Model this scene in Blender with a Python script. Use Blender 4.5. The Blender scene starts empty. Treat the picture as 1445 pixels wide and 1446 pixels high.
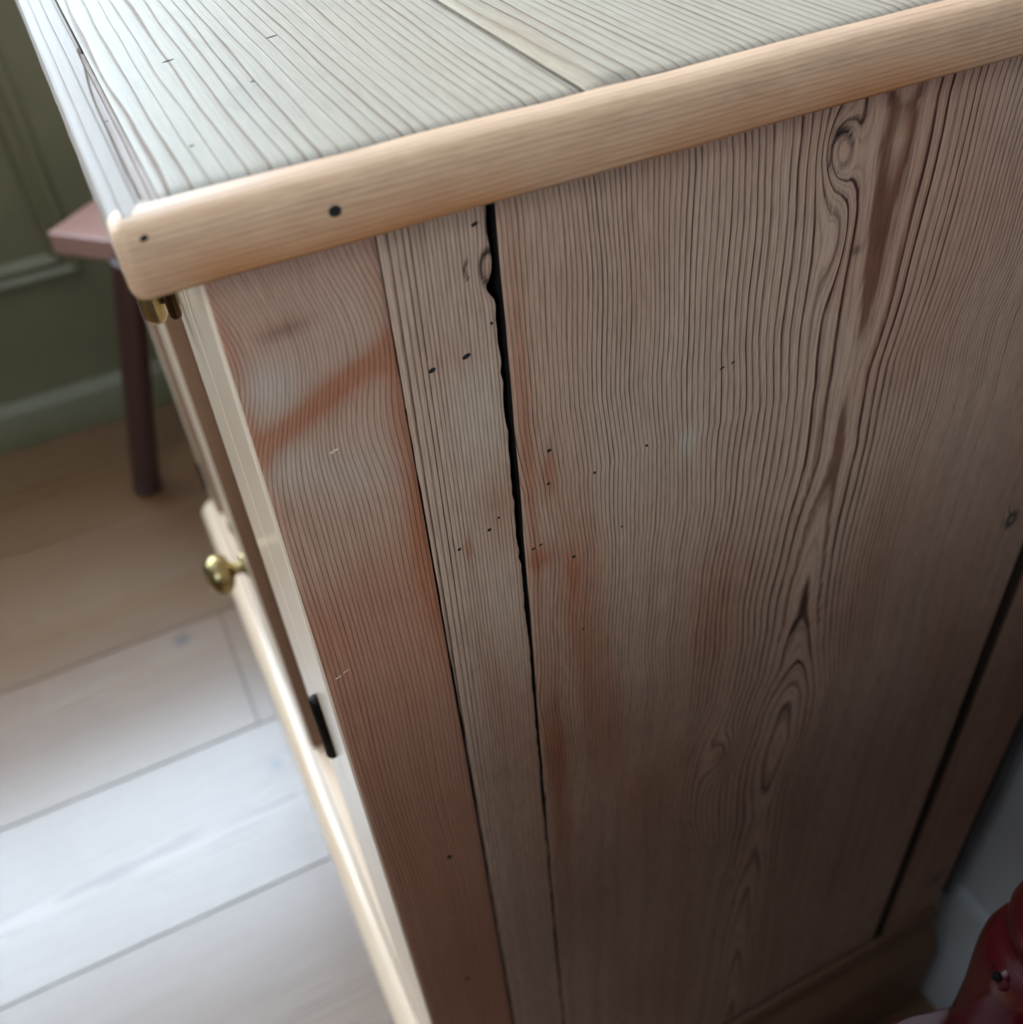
import bpy, bmesh, math, random
import numpy as np
from mathutils import Matrix, Vector

random.seed(7); rng = np.random.default_rng(7)
scene = bpy.context.scene
col = scene.collection

# ------------------------------------------------------------------ camera
F_PX = 1414.8
RIGHT = Vector((0.898555, -0.433227, -0.070091))
UP = Vector((0.339045, 0.583866, 0.737665))
FWD = Vector((0.278653, 0.686597, -0.671519))
cam_d = bpy.data.cameras.new('camera')
cam = bpy.data.objects.new('camera', cam_d); col.objects.link(cam)
m = Matrix.Identity(4)
for i in range(3):
    m[i][0] = RIGHT[i]; m[i][1] = UP[i]; m[i][2] = -FWD[i]
m[0][3], m[1][3], m[2][3] = -0.01865, -0.23692, 1.01731
cam.matrix_world = m
cam_d.sensor_fit = 'HORIZONTAL'; cam_d.sensor_width = 36.0
cam_d.lens = F_PX / 1445.0 * 36.0
cam_d.clip_start = 0.02
cam_d.dof.use_dof = True; cam_d.dof.focus_distance = 0.335; cam_d.dof.aperture_fstop = 9.5
scene.camera = cam

# ------------------------------------------------------------------ light
world = bpy.data.worlds.new('overcast_sky'); scene.world = world
world.use_nodes = True
bg = world.node_tree.nodes['Background']
bg.inputs[0].default_value = (0.66, 0.835, 1.0, 1); bg.inputs[1].default_value = 15.0
scene.view_settings.view_transform = 'Standard'
scene.view_settings.look = 'None'
scene.view_settings.gamma = 1.0
scene.view_settings.use_curve_mapping = False
scene.view_settings.exposure = 0.02
scene.cycles.use_denoising = True
scene.cycles.max_bounces = 6
scene.cycles.diffuse_bounces = 4
scene.cycles.glossy_bounces = 3
scene.cycles.adaptive_threshold = 0.03
scene.cycles.sample_clamp_indirect = 8.0

# room extents
XR = 0.466       # white wall on the right
YB = 1.392       # olive green wall at the back
XL, YF, ZC = -2.3, -0.68, 2.45
W1 = (-1.60, 0.28, 0.88, 2.15)      # window in the back wall: x0,x1,z0,z1
W2 = (-0.98, -0.32, 0.98, 1.72)      # unseen window added in the front wall to light the cupboard side: x0,x1,z0,z1

def portal(name, loc, rot, sx, sy):
    l = bpy.data.lights.new(name, 'AREA'); l.shape = 'RECTANGLE'; l.size = sx; l.size_y = sy
    l.cycles.is_portal = True
    o = bpy.data.objects.new(name, l); col.objects.link(o); o.location = loc; o.rotation_euler = rot
portal('window_daylight_portal', ((W1[0]+W1[1])/2, YB+0.05, (W1[2]+W1[3])/2), (math.radians(-90), 0, 0), W1[1]-W1[0], W1[3]-W1[2])

portal('window_daylight_portal', ((W2[0]+W2[1])/2, YF-0.05, (W2[2]+W2[3])/2), (math.radians(90), 0, 0), W2[1]-W2[0], W2[3]-W2[2])  # portal for the added fill window

# ------------------------------------------------------------------ node helpers
def srgb(r, g, b):
    f = lambda c: ((c/255+0.055)/1.055)**2.4 if c/255 > 0.04045 else c/255/12.92
    return (f(r), f(g), f(b), 1)

class NT:
    def __init__(s, name):
        s.mat = bpy.data.materials.new(name); s.mat.use_nodes = True
        s.t = s.mat.node_tree; s.t.nodes.clear()
        s.out = s.t.nodes.new('ShaderNodeOutputMaterial')
        s.b = s.t.nodes.new('ShaderNodeBsdfPrincipled')
        s.t.links.new(s.b.outputs[0], s.out.inputs[0])
    def n(s, typ, **kw):
        o = s.t.nodes.new(typ)
        for k, v in kw.items(): setattr(o, k, v)
        return o
    def link(s, a, b): s.t.links.new(a, b)
    def put(s, sock, v):
        if isinstance(v, (int, float)): sock.default_value = v
        elif isinstance(v, tuple): sock.default_value = v
        else: s.link(v, sock)
    def math(s, op, a, b=0.0, clamp=False):
        o = s.n('ShaderNodeMath', operation=op, use_clamp=clamp)
        s.put(o.inputs[0], a); s.put(o.inputs[1], b); return o.outputs[0]
    def attr(s, name): return s.n('ShaderNodeAttribute', attribute_name=name)
    def scale(s, vec, sc):
        o = s.n('ShaderNodeVectorMath', operation='MULTIPLY'); s.link(vec, o.inputs[0]); o.inputs[1].default_value = sc
        return o.outputs[0]
    def noise(s, vec, scale=1.0, detail=2.0, rough=0.5):
        o = s.n('ShaderNodeTexNoise'); s.link(vec, o.inputs['Vector'])
        o.inputs['Scale'].default_value = scale; o.inputs['Detail'].default_value = detail; o.inputs['Roughness'].default_value = rough
        return o.outputs[0]
    def ramp(s, fac, stops, interp='LINEAR'):
        o = s.n('ShaderNodeValToRGB'); o.color_ramp.interpolation = interp
        els = o.color_ramp.elements
        while len(els) < len(stops): els.new(0.5)
        for e, (p, c) in zip(els, stops):
            e.position = p; e.color = c if isinstance(c, tuple) else (c, c, c, 1)
        s.put(o.inputs[0], fac); return o.outputs[0]
    def mix(s, fac, a, b, blend='MIX'):
        o = s.n('ShaderNodeMix', data_type='RGBA', blend_type=blend)
        s.put(o.inputs[0], fac); s.put(o.inputs[6], a); s.put(o.inputs[7], b); return o.outputs[2]
    def bump(s, h, strength, dist):
        o = s.n('ShaderNodeBump'); o.inputs['Strength'].default_value = strength; o.inputs['Distance'].default_value = dist
        s.link(h, o.inputs['Height']); s.link(o.outputs[0], s.b.inputs['Normal'])

def wood(name, light, dark, red=None, lite=None, contrast=0.9, rough=0.5, spec=0.5, coat=0.0, coat_rough=0.2,
         wob=0.25, blotch=0.35, blotch_scale=14.0, relief=0.00025, fine=0.25, grime=0.0, late=0.86, rough_line=0.1, ringvar=0.6, minor=0.12):
    """Wood driven by mesh attributes: guv = (across, along, through) in metres, ring = growth ring phase,
    red / lite / dark = stain masks, dark also painting shade into gap edges."""
    N = NT(name)
    guv = N.attr('guv').outputs['Vector']; ring = N.attr('ring').outputs['Fac']
    w1 = N.math('SUBTRACT', N.noise(N.scale(guv, (45, 5, 45)), 1, 1), 0.5)
    w2 = N.math('SUBTRACT', N.noise(N.scale(guv, (420, 22, 420)), 1, 0), 0.5)
    ph = N.math('ADD', ring, N.math('MULTIPLY', w1, wob*1.6))
    ph = N.math('ADD', ph, N.math('MULTIPLY', w2, wob*0.35))
    fr = N.math('FRACT', ph)
    line = N.ramp(fr, [(0.0, 0.25), (0.07, 0.0), (0.5, 0.06), (late-0.13, 0.30), (late-0.02, 1.0), (0.95, 1.0), (1.0, 0.25)])
    raw = line
    vary = N.ramp(N.noise(N.scale(guv, (120, 3, 120)), 1, 0), [(0.3, 0.55), (0.7, 1.0)])
    wn = N.n('ShaderNodeTexWhiteNoise', noise_dimensions='1D'); N.link(N.math('FLOOR', ph), wn.inputs['W'])
    vary = N.math('MULTIPLY', vary, N.math('ADD', N.math('MULTIPLY', wn.outputs[0], ringvar), 1.0-ringvar))
    f2 = N.ramp(N.math('FRACT', N.math('MULTIPLY', ph, 2.7)), [(0.0, 0.1), (0.1, 0.0), (0.6, 0.1), (0.85, 1.0), (1.0, 0.1)])
    line = N.math('ADD', N.math('MULTIPLY', line, vary), N.math('MULTIPLY', f2, minor), clamp=True)
    fib = N.math('SUBTRACT', N.noise(N.scale(guv, (1100, 70, 1100)), 1, 2, 0.75), 0.5)
    fac = N.math('ADD', N.math('ADD', N.math('MULTIPLY', line, contrast), 0.05), N.math('MULTIPLY', fib, fine*2.2), clamp=True)
    c = N.mix(fac, light, dark)
    bl = N.noise(N.scale(guv, (blotch_scale, blotch_scale*0.35, blotch_scale)), 1, 2, 0.6)
    if red is not None:
        rf = N.math('MULTIPLY', N.ramp(bl, [(0.45, 0.0), (0.72, 1.0)]), blotch)
        rf = N.math('ADD', rf, N.attr('red').outputs['Fac'], clamp=True)
        c = N.mix(rf, c, N.mix(1.0, c, red, 'MULTIPLY'))
    if lite is not None:
        lf = N.math('MULTIPLY', N.attr('lite').outputs['Fac'], N.math('SUBTRACT', 1.0, N.math('MULTIPLY', line, 0.8)))
        c = N.mix(lf, c, lite)
    if grime:
        g = N.ramp(N.noise(N.scale(guv, (60, 25, 60)), 1, 3, 0.7), [(0.55, 0.0), (0.78, grime)])
        c = N.mix(g, c, (0.09, 0.075, 0.065, 1))
    c = N.mix(N.attr('dark').outputs['Fac'], c, (0.012, 0.008, 0.006, 1))
    N.link(c, N.b.inputs['Base Color'])
    N.put(N.b.inputs['Roughness'], N.math('ADD', rough, N.math('MULTIPLY', line, rough_line)))
    N.b.inputs['Specular IOR Level'].default_value = spec
    N.b.inputs['Coat Weight'].default_value = coat; N.b.inputs['Coat Roughness'].default_value = coat_rough
    N.bump(raw, 1.0, relief)
    return N.mat

def paint(name, c1, c2, rough=0.5, scale=6.0, bump=0.0004):
    N = NT(name)
    tc = N.n('ShaderNodeTexCoord').outputs['Object']
    n1 = N.noise(tc, scale, 4, 0.6)
    N.link(N.mix(N.ramp(n1, [(0.35, 0.0), (0.7, 1.0)]), c1, c2), N.b.inputs['Base Color'])
    N.b.inputs['Roughness'].default_value = rough
    N.bump(N.noise(tc, 180, 3), 0.3, bump)
    return N.mat

def metal(name, c1, c2, rough):
    N = NT(name)
    tc = N.n('ShaderNodeTexCoord').outputs['Object']
    n1 = N.noise(tc, 70, 3, 0.6)
    N.link(N.mix(N.ramp(n1, [(0.35, 0.0), (0.7, 1.0)]), c1, c2), N.b.inputs['Base Color'])
    N.b.inputs['Metallic'].default_value = 1.0
    N.put(N.b.inputs['Roughness'], N.math('ADD', rough, N.math('MULTIPLY', n1, 0.1)))
    return N.mat

RED = (0.74, 0.42, 0.30, 1)
LITE = srgb(205, 195, 172)
M = {}
M['side'] = wood('weathered_pine_side', srgb(198, 160, 133), srgb(72, 42, 31), RED, LITE, contrast=1.1, ringvar=0.5, rough=0.55, spec=0.25, blotch=0.4, grime=0.16, relief=0.00012, wob=0.55, fine=0.38, minor=0.26)
M['stile'] = wood('red_brown_pine', srgb(190, 150, 126), srgb(112, 76, 58), (0.80, 0.50, 0.37, 1), srgb(190, 186, 166), wob=1.0, contrast=0.6, minor=0.25, ringvar=0.85, rough=0.5, spec=0.25, blotch=0.25, fine=0.35)
M['top'] = wood('scrubbed_pine_top', srgb(184, 165, 143), srgb(112, 76, 49), (0.9, 0.78, 0.62, 1), srgb(164, 154, 140), minor=0.08, contrast=0.95, rough=0.55, spec=0.14, blotch=0.2, grime=0.16, relief=0.00015, late=0.9, wob=0.9)
M['front_strip'] = wood('scrubbed_pine_strip', srgb(156, 140, 126), srgb(126, 100, 84), (0.85, 0.66, 0.55, 1), LITE, contrast=0.55, rough=0.55, spec=0.12, blotch=0.3, grime=0.12)
M['strip'] = wood('orange_pine_strip', srgb(208, 166, 132), srgb(150, 100, 66), (0.82, 0.58, 0.40, 1), LITE, contrast=0.42, rough=0.5, spec=0.12, blotch=0.6, blotch_scale=30, fine=0.4, grime=0.2, wob=1.5, relief=0.00008)
M['front'] = wood('waxed_pine_front', srgb(240, 210, 180), srgb(206, 164, 128), (0.9, 0.72, 0.55, 1), LITE, contrast=0.6, rough=0.36, spec=0.5, coat=0.7, coat_rough=0.14, blotch=0.3)
M['plinth'] = wood('dark_pine_plinth', srgb(140, 104, 78), srgb(84, 55, 38), RED, LITE, contrast=0.7, rough=0.5, spec=0.3, blotch=0.4)
M['floor'] = wood('pale_pine_floor', srgb(122, 86, 52), srgb(80, 52, 29), (0.84, 0.62, 0.44, 1), LITE, contrast=0.7, rough=0.34, spec=0.7, coat=1.0, coat_rough=0.25, blotch=0.5, blotch_scale=5, fine=0.25, grime=0.10, wob=1.2)
M['stool'] = wood('dark_oak_stool', srgb(66, 37, 31), srgb(36, 19, 16), (0.8, 0.55, 0.5, 1), LITE, contrast=0.6, rough=0.42, spec=0.5, coat=0.3, coat_rough=0.35, blotch=0.3)
M['stool_seat'] = wood('lit_oak_seat', srgb(158, 116, 104), srgb(126, 86, 76), (0.8, 0.6, 0.55, 1), LITE, contrast=0.5, rough=0.4, spec=0.6, coat=0.5, coat_rough=0.3)  # seat oak lightened to paint in the window light on its top
M['knotwood'] = wood('knot_heartwood', srgb(150, 118, 98), srgb(60, 38, 30), RED, LITE, contrast=0.9, rough=0.6, spec=0.2)
M['green'] = paint('olive_green_paint', srgb(104, 97, 70), srgb(94, 87, 61), 0.5)
M['white'] = paint('white_wall_paint', srgb(222, 224, 226), srgb(212, 214, 216), 0.6)
M['skirting'] = paint('white_skirting_gloss', srgb(214, 216, 216), srgb(204, 206, 206), 0.4)
M['plaster'] = paint('pale_plaster', srgb(206, 198, 184), srgb(198, 190, 176), 0.8)
M['umber'] = paint('warm_grey_wall_paint', srgb(122, 114, 110), srgb(112, 104, 100), 0.8)
M['dusk'] = paint('dark_taupe_wall_paint', srgb(78, 72, 70), srgb(70, 65, 63), 0.8)
M['ceiling'] = paint('white_ceiling', srgb(235, 235, 232), srgb(228, 228, 226), 0.9)
M['brass'] = metal('aged_brass', srgb(178, 158, 112), srgb(132, 112, 74), 0.24)
M['bronze'] = metal('dark_bronze', srgb(96, 72, 44), srgb(60, 44, 28), 0.3)
M['iron'] = metal('black_iron', srgb(48, 44, 40), srgb(26, 24, 22), 0.5)
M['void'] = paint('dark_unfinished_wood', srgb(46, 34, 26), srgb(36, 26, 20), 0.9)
M['hole'] = paint('dark_pit', srgb(24, 17, 13), srgb(16, 12, 10), 0.9)
M['grey'] = paint('grey_conduit', srgb(92, 94, 98), srgb(82, 84, 88), 0.6)

def red_paint():
    N = NT('chipped_red_paint')
    tc = N.n('ShaderNodeTexCoord').outputs['Object']
    n1 = N.noise(tc, 22, 3, 0.6)
    c = N.mix(n1, srgb(122, 20, 36), srgb(78, 10, 22))
    chip = N.ramp(N.noise(N.scale(tc, (1, 1, 0.6)), 46, 3, 0.55), [(0.665, 0.0), (0.68, 1.0)])
    c = N.mix(chip, c, srgb(176, 128, 98))
    N.link(c, N.b.inputs['Base Color'])
    N.put(N.b.inputs['Roughness'], N.math('ADD', 0.22, N.math('MULTIPLY', chip, 0.4)))
    N.b.inputs['Coat Weight'].default_value = 0.5; N.b.inputs['Coat Roughness'].default_value = 0.12
    N.bump(N.math('SUBTRACT', N.noise(tc, 120, 3), N.math('MULTIPLY', chip, 0.8)), 0.5, 0.0006)
    return N.mat
M['red'] = red_paint()

# ------------------------------------------------------------------ mesh helpers
def put_attr(me, name, arr, typ='FLOAT'):
    a = me.attributes.new(name, typ, 'POINT')
    a.data.foreach_set('vector' if typ == 'FLOAT_VECTOR' else 'value', np.ascontiguousarray(arr, dtype=np.float32).ravel())

def grain(me, axis='z', dens=350.0, tilt=0.5, seed=0.0, fn=None):
    """axis = direction the grain runs along; ring phase = dens * (across + tilt * through)."""
    n = len(me.vertices); co = np.empty(n*3, np.float32); me.vertices.foreach_get('co', co); co = co.reshape(n, 3).astype(float)
    o = {'x': (1, 0, 2), 'y': (0, 1, 2), 'z': (0, 2, 1), 'xz': (2, 0, 1)}[axis]
    g = co[:, o]
    put_attr(me, 'guv', g + np.array([seed*3.1, seed*7.7, seed*1.3]), 'FLOAT_VECTOR')
    e = {}
    if fn: e = fn(co)
    put_attr(me, 'ring', e.get('ring', dens*(g[:, 0] + tilt*g[:, 2]) + seed*0.37))
    for k in ('red', 'lite', 'dark'): put_attr(me, k, np.clip(e.get(k, np.zeros(n)), 0, 1))

def link(name, me, mat, parent=None):
    if mat: me.materials.append(mat)
    o = bpy.data.objects.new(name, me); col.objects.link(o)
    if parent is not None: o.parent = parent
    return o

def empty(name, loc=(0, 0, 0)):
    o = bpy.data.objects.new(name, None); col.objects.link(o); o.location = loc; o.empty_display_size = 0.1
    return o

def tag(o, label=None, cat=None, group=None, kind=None):
    for k, v in (('label', label), ('category', cat), ('group', group), ('kind', kind)):
        if v: o[k] = v
    return o

def smooth(me, ang=35):
    me.shade_smooth(); me.set_sharp_from_angle(angle=math.radians(ang))

def box_mesh(name, x0, x1, y0, y1, z0, z1, bev=0.0, seg=2):
    bm = bmesh.new()
    bmesh.ops.create_cube(bm, size=1)
    for v in bm.verts:
        v.co = Vector(((x0+x1)/2+v.co.x*(x1-x0), (y0+y1)/2+v.co.y*(y1-y0), (z0+z1)/2+v.co.z*(z1-z0)))
    if bev: bmesh.ops.bevel(bm, geom=bm.edges[:], offset=bev, segments=seg, affect='EDGES', profile=0.5)
    me = bpy.data.meshes.new(name); bm.to_mesh(me); bm.free()
    return me

def box(name, x0, x1, y0, y1, z0, z1, mat, parent=None, bev=0.0, seg=2, axis='z', dens=350, tilt=0.5, seed=0.0, fn=None):
    me = box_mesh(name, x0, x1, y0, y1, z0, z1, bev, seg)
    grain(me, axis, dens, tilt, seed, fn)
    o = link(name, me, mat, parent)
    if bev:
        smooth(me, 60); w = o.modifiers.new('wn', 'WEIGHTED_NORMAL'); w.weight = 100
    return o

def sweep(name, prof, stations, place, mat, parent=None, axis='x', dens=350, tilt=0.5, seed=0.0, shade=40, jit=0.0):
    """prof: closed list of (a, b); stations: list of (s, inset); place(s, a, b) -> xyz."""
    cx = sum(p[0] for p in prof)/len(prof); cy = sum(p[1] for p in prof)/len(prof)
    amin = min(p[0] for p in prof); amax = max(p[0] for p in prof); bmin = min(p[1] for p in prof); bmax = max(p[1] for p in prof)
    vs = []; fs = []; k = len(prof); r = random.Random(seed)
    for s, ins in stations:
        ja = r.uniform(-jit, jit); jb = r.uniform(-jit, jit)
        fa = 1-2*ins/(amax-amin); fb = 1-2*ins/(bmax-bmin)
        for a, b in prof: vs.append(place(s, cx+(a-cx)*fa+ja, cy+(b-cy)*fb+jb))
    for i in range(len(stations)-1):
        for j in range(k):
            fs.append((i*k+j, i*k+(j+1) % k, (i+1)*k+(j+1) % k, (i+1)*k+j))
    fs.append(tuple(range(k))[::-1]); fs.append(tuple((len(stations)-1)*k+j for j in range(k)))
    me = bpy.data.meshes.new(name); me.from_pydata(vs, [], fs); me.validate()
    bm = bmesh.new(); bm.from_mesh(me); bmesh.ops.recalc_face_normals(bm, faces=bm.faces[:]); bm.to_mesh(me); bm.free()
    grain(me, axis, dens, tilt, seed); smooth(me, shade)
    return link(name, me, mat, parent)

def lathe(name, prof, mat, parent=None, seg=32, center=(0, 0, 0), axis='z', top=None, dens=300, seed=0.0):
    """prof: list of (radius, height). axis z, or along the line center -> top."""
    vs = []; fs = []
    for r, h in prof:
        for i in range(seg):
            a = 2*math.pi*i/seg; vs.append(Vector((r*math.cos(a), r*math.sin(a), h)))
    n = len(prof)
    for i in range(n-1):
        for j in range(seg):
            fs.append((i*seg+j, i*seg+(j+1) % seg, (i+1)*seg+(j+1) % seg, (i+1)*seg+j))
    fs.append(tuple(range(seg))[::-1]); fs.append(tuple((n-1)*seg+j for j in range(seg)))
    if axis == '-x': q = Vector((0, 0, 1)).rotation_difference(Vector((-1, 0, 0)))
    elif axis == '-y': q = Vector((0, 0, 1)).rotation_difference(Vector((0, -1, 0)))
    elif axis == 'line': q = Vector((0, 0, 1)).rotation_difference((Vector(top)-Vector(center)).normalized())
    else: q = None
    g = [tuple(v) for v in vs]
    vs = [tuple((q @ v if q else v)+Vector(center)) for v in vs]
    me = bpy.data.meshes.new(name); me.from_pydata(vs, [], fs); me.validate()
    n = len(g); ga = np.array(g)[:, (0, 2, 1)]
    put_attr(me, 'guv', ga+seed, 'FLOAT_VECTOR'); put_attr(me, 'ring', dens*(ga[:, 0]+0.4*ga[:, 2])+seed)
    for k in ('red', 'lite', 'dark'): put_attr(me, k, np.zeros(n))
    smooth(me, 50)
    return link(name, me, mat, parent)

def struct(o): o['kind'] = 'structure'; return o

def lerp_list(x, pts):
    p = sorted(pts); return np.interp(x, [a for a, _ in p], [b for _, b in p])

def blob(u, v, cu, cv, su, sv, rot=0.0):
    du, dv = u-cu, v-cv; c, s = math.cos(rot), math.sin(rot)
    a = du*c+dv*s; b = -du*s+dv*c
    return np.exp(-(a/su)**2-(b/sv)**2)

def smooth_noise(u, v, fu, fv, seed):
    r = np.random.default_rng(seed); out = np.zeros_like(u)
    for k in range(5):
        out += r.uniform(0.4, 1)*np.sin(u*fu*r.uniform(0.5, 1.6)+v*fv*r.uniform(0.5, 1.6)+r.uniform(0, 6.3))
    return out/3.0

# ------------------------------------------------------------------ room shell
struct(box('floor', XL, XR, YF, YB, -0.06, -0.0185, M['void']))
floor = bpy.data.objects['floor']
PW = 0.2165
def plank_row(k): return 0.391+PW*k+(0.06 if k == 3 else 0)
for k in range(-6, 5):
    y0, y1 = plank_row(k)+0.0012, plank_row(k+1)-0.0012
    y0 = max(y0, YF+0.002); y1 = min(y1, YB-0.001)
    if y1-y0 < 0.02: continue
    r = random.Random(100+k)
    cuts = [XL+0.002]
    c0 = -0.043 if k == 1 else r.uniform(0.15, 0.40) if k in (0, 2, -1) else r.uniform(-0.9, 0.4)
    c = c0
    while c > XL+0.4: cuts.append(c); c -= r.uniform(1.1, 1.5)
    cuts.append(XR-0.002); cuts.sort()
    for a, b in zip(cuts[:-1], cuts[1:]):
        dz = r.uniform(-0.0008, 0.0)
        def fn(co, k=k, a=a):
            v = co[:, 0]; u = co[:, 1]-y0
            cc = 0.1+0.05*np.sin(k*2.1)
            # flat sawn arches running along the plank
            ph = 26*np.sqrt(((u-cc-0.02*np.sin(v*2+k))/0.05)**2*0.4+0.35)+v*3.0*(1 if k % 2 else -1)+k*1.7
            dk = np.zeros(len(co))
            for (sx, sy, ss) in ((-0.101, 0.7976, 0.010), (-0.0405, 0.538, 0.007), (-0.35, 0.93, 0.006), (-0.2, 0.30, 0.007)):
                dk += 0.95*np.exp(-((co[:, 0]-sx)/ss)**2-((co[:, 1]-sy)/ss)**2)
            return dict(ring=ph, dark=dk, red=0.35*np.clip(smooth_noise(v, u, 9, 20, k+55), 0, 1))
        nx = max(2, int((b-a)/0.004)) if (k in (0, 1, 2, 3) and b > -0.7) else max(2, int((b-a)/0.05)); ny = 54 if nx > 100 else 8
        if k in (0, 1, 2, 3) and nx > 240: nx = 240
        xs = np.linspace(a+0.0006, b-0.0006, nx); ys = np.linspace(y0, y1, ny)
        X, Y = np.meshgrid(xs, ys); Z = np.full(X.shape, dz)
        Y[0] += 0; V = np.stack([X, Y, Z], -1).reshape(-1, 3)
        # insert rounded long edges
        ring2 = [(a+0.0006, y0, -0.018), (b-0.0006, y0, -0.018), (b-0.0006, y1, -0.018), (a+0.0006, y1, -0.018)]
        idx = np.arange(nx*ny).reshape(ny, nx)
        quads = np.stack([idx[:-1, :-1], idx[:-1, 1:], idx[1:, 1:], idx[1:, :-1]], -1).reshape(-1, 4).tolist()
        nb = nx*ny
        quads.append([nb+1, nb]+idx[0, :].tolist()); quads.append([nb+3, nb+2]+idx[-1, ::-1].tolist())
        quads.append([nb, nb+3]+idx[::-1, 0].tolist()); quads.append([nb+2, nb+1]+idx[:, -1].tolist())
        me = bpy.data.meshes.new('floorboard'); me.from_pydata(V.tolist()+ring2, [], quads); me.validate()
        grain(me, 'x', 60, 0.5, k*1.9+a, fn)
        link('floorboard', me, M['floor'], floor)

def rect_wall_with_hole(name, mk, h, mat):
    """mk(u0,u1,z0,z1) adds a slab; h = (u0,u1,z0,z1) hole; full = extents"""
    bm = bmesh.new()
    for (u0, u1, z0, z1) in h:
        x0, x1, y0, y1 = mk(u0, u1)
        mat4 = Matrix.Translation(((x0+x1)/2, (y0+y1)/2, (z0+z1)/2)) @ Matrix.Diagonal((x1-x0, y1-y0, z1-z0, 1))
        bmesh.ops.create_cube(bm, size=1, matrix=mat4)
    me = bpy.data.meshes.new(name); bm.to_mesh(me); bm.free()
    return struct(link(name, me, mat))

T = 0.14
rect_wall_with_hole('wall_back', lambda a, b: (a, b, YB, YB+T),
    [(XL-T, W1[0], -0.06, ZC), (W1[1], XR+T, -0.06, ZC), (W1[0], W1[1], -0.06, W1[2]), (W1[0], W1[1], W1[3], ZC)], M['green'])
struct(box('wall_left', XL-T, XL, YF-T, YB, -0.06, ZC, M['umber']))
struct(box('wall_right', XR, XR+T, YF-T, YB, -0.06, ZC, M['white']))
rect_wall_with_hole('wall_front', lambda a, b: (a, b, YF-T, YF),
    [(XL, W2[0], -0.06, ZC), (W2[1], XR, -0.06, ZC), (W2[0], W2[1], -0.06, W2[2]), (W2[0], W2[1], W2[3], ZC)], M['dusk'])
struct(box('ceiling', XL-T, XR+T, YF-T, YB+T, ZC, ZC+0.1, M['ceiling']))

def window(name, axis, h, pos, mat):
    u0, u1, z0, z1 = h
    bm = bmesh.new()
    def bar(a0, a1, c0, c1, t=0.02):
        if axis == 'x': x0, x1, y0, y1 = a0, a1, pos-t, pos+t
        else: x0, x1, y0, y1 = pos-t, pos+t, a0, a1
        bmesh.ops.create_cube(bm, size=1, matrix=Matrix.Translation(((x0+x1)/2, (y0+y1)/2, (c0+c1)/2)) @ Matrix.Diagonal((x1-x0, y1-y0, c1-c0, 1)))
    w = 0.045
    bar(u0, u0+w, z0, z1); bar(u1-w, u1, z0, z1); bar(u0+w, u1-w, z0, z0+w); bar(u0+w, u1-w, z1-w, z1)
    zm = (z0+z1)/2; bar(u0+w, u1-w, zm-0.02, zm+0.02)
    um = (u0+u1)/2; bar(um-0.01, um+0.01, z0+w, zm-0.02, 0.012); bar(um-0.01, um+0.01, zm+0.02, z1-w, 0.012)
    me = bpy.data.meshes.new(name); bm.to_mesh(me); bm.free()
    return struct(link(name, me, mat))
window('window_1', 'x', W1, YB+0.10, M['skirting'])
window('fill_window', 'x', W2, YF-0.10, M['skirting'])  # added for its light on the cupboard side

# white skirting on the right wall: plain face below, moulded band on top
prof = [(0, 0), (0.016, 0), (0.016, 0.096), (0.0110, 0.104), (0.0085, 0.150), (0.0055, 0.162), (0.0025, 0.165), (0, 0.165)]
struct(sweep('baseboard_right', prof, [(YF, 0), (YB, 0)], lambda s, a, b: (XR-a, s, b), M['skirting'], axis='y'))
# olive skirting and raised panel moulding on the back wall
prof = [(0, 0), (0.02, 0), (0.02, 0.040), (0.016, 0.048), (0.016, 0.058), (0.012, 0.066), (0.006, 0.073), (0, 0.080)]
struct(sweep('baseboard_back', prof, [(XL, 0), (XR-0.001, 0)], lambda s, a, b: (s, YB-a, b), M['green'], axis='x'))
wb = bpy.data.objects['wall_back']
def panel_frame(x0, x1, z0, z1):
    # bolection moulding mitred around a panel, one bar per side
    pr = [(0, 0.0), (0.004, 0.010), (0.014, 0.014), (0.024, 0.008), (0.034, 0.012), (0.046, 0.0)]
    def bar(p, q, inn):
        vs = []; fs = []; k = len(pr)
        d = Vector((q[0]-p[0], 0, q[1]-p[1])).normalized()
        for (e, sg) in ((p, 1), (q, -1)):
            for a, h in pr:
                vs.append((e[0]+inn[0]*a+d.x*a*sg, YB-h, e[1]+inn[1]*a+d.z*a*sg))
        for j in range(k-1): fs.append((j, j+1, k+j+1, k+j))
        fs += [tuple(range(k))[::-1], tuple(range(k, 2*k)), (0, k, 2*k-1, k-1)]
        me = bpy.data.meshes.new('panel_moulding'); me.from_pydata(vs, [], fs)
        bm = bmesh.new(); bm.from_mesh(me); bmesh.ops.recalc_face_normals(bm, faces=bm.faces[:]); bm.to_mesh(me); bm.free()
        grain(me); link('panel_moulding', me, M['green'], wb)
    bar((x0, z0), (x1, z0), (0, 1)); bar((x1, z0), (x1, z1), (-1, 0)); bar((x1, z1), (x0, z1), (0, -1)); bar((x0, z1), (x0, z0), (1, 0))
panel_frame(-0.62, -0.052, 0.268, 0.80)
panel_frame(-1.30, -0.73, 0.268, 0.80)
panel_frame(0.06, 0.43, 0.268, 0.80)

# ------------------------------------------------------------------ the pine cupboard
ZT = 0.895                 # visible top of the side
WID = 0.88                 # width along the back wall direction
XB = 0.437                 # back of the carcase
Z0S, Z1S = ZT+0.0088, ZT+0.0267     # top moulding
cab = tag(empty('pine_cupboard', (0, 0, 0)), 'old stripped pine cupboard with cracked side panel, pale scrubbed top and brass door knobs', 'cupboard')

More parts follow.
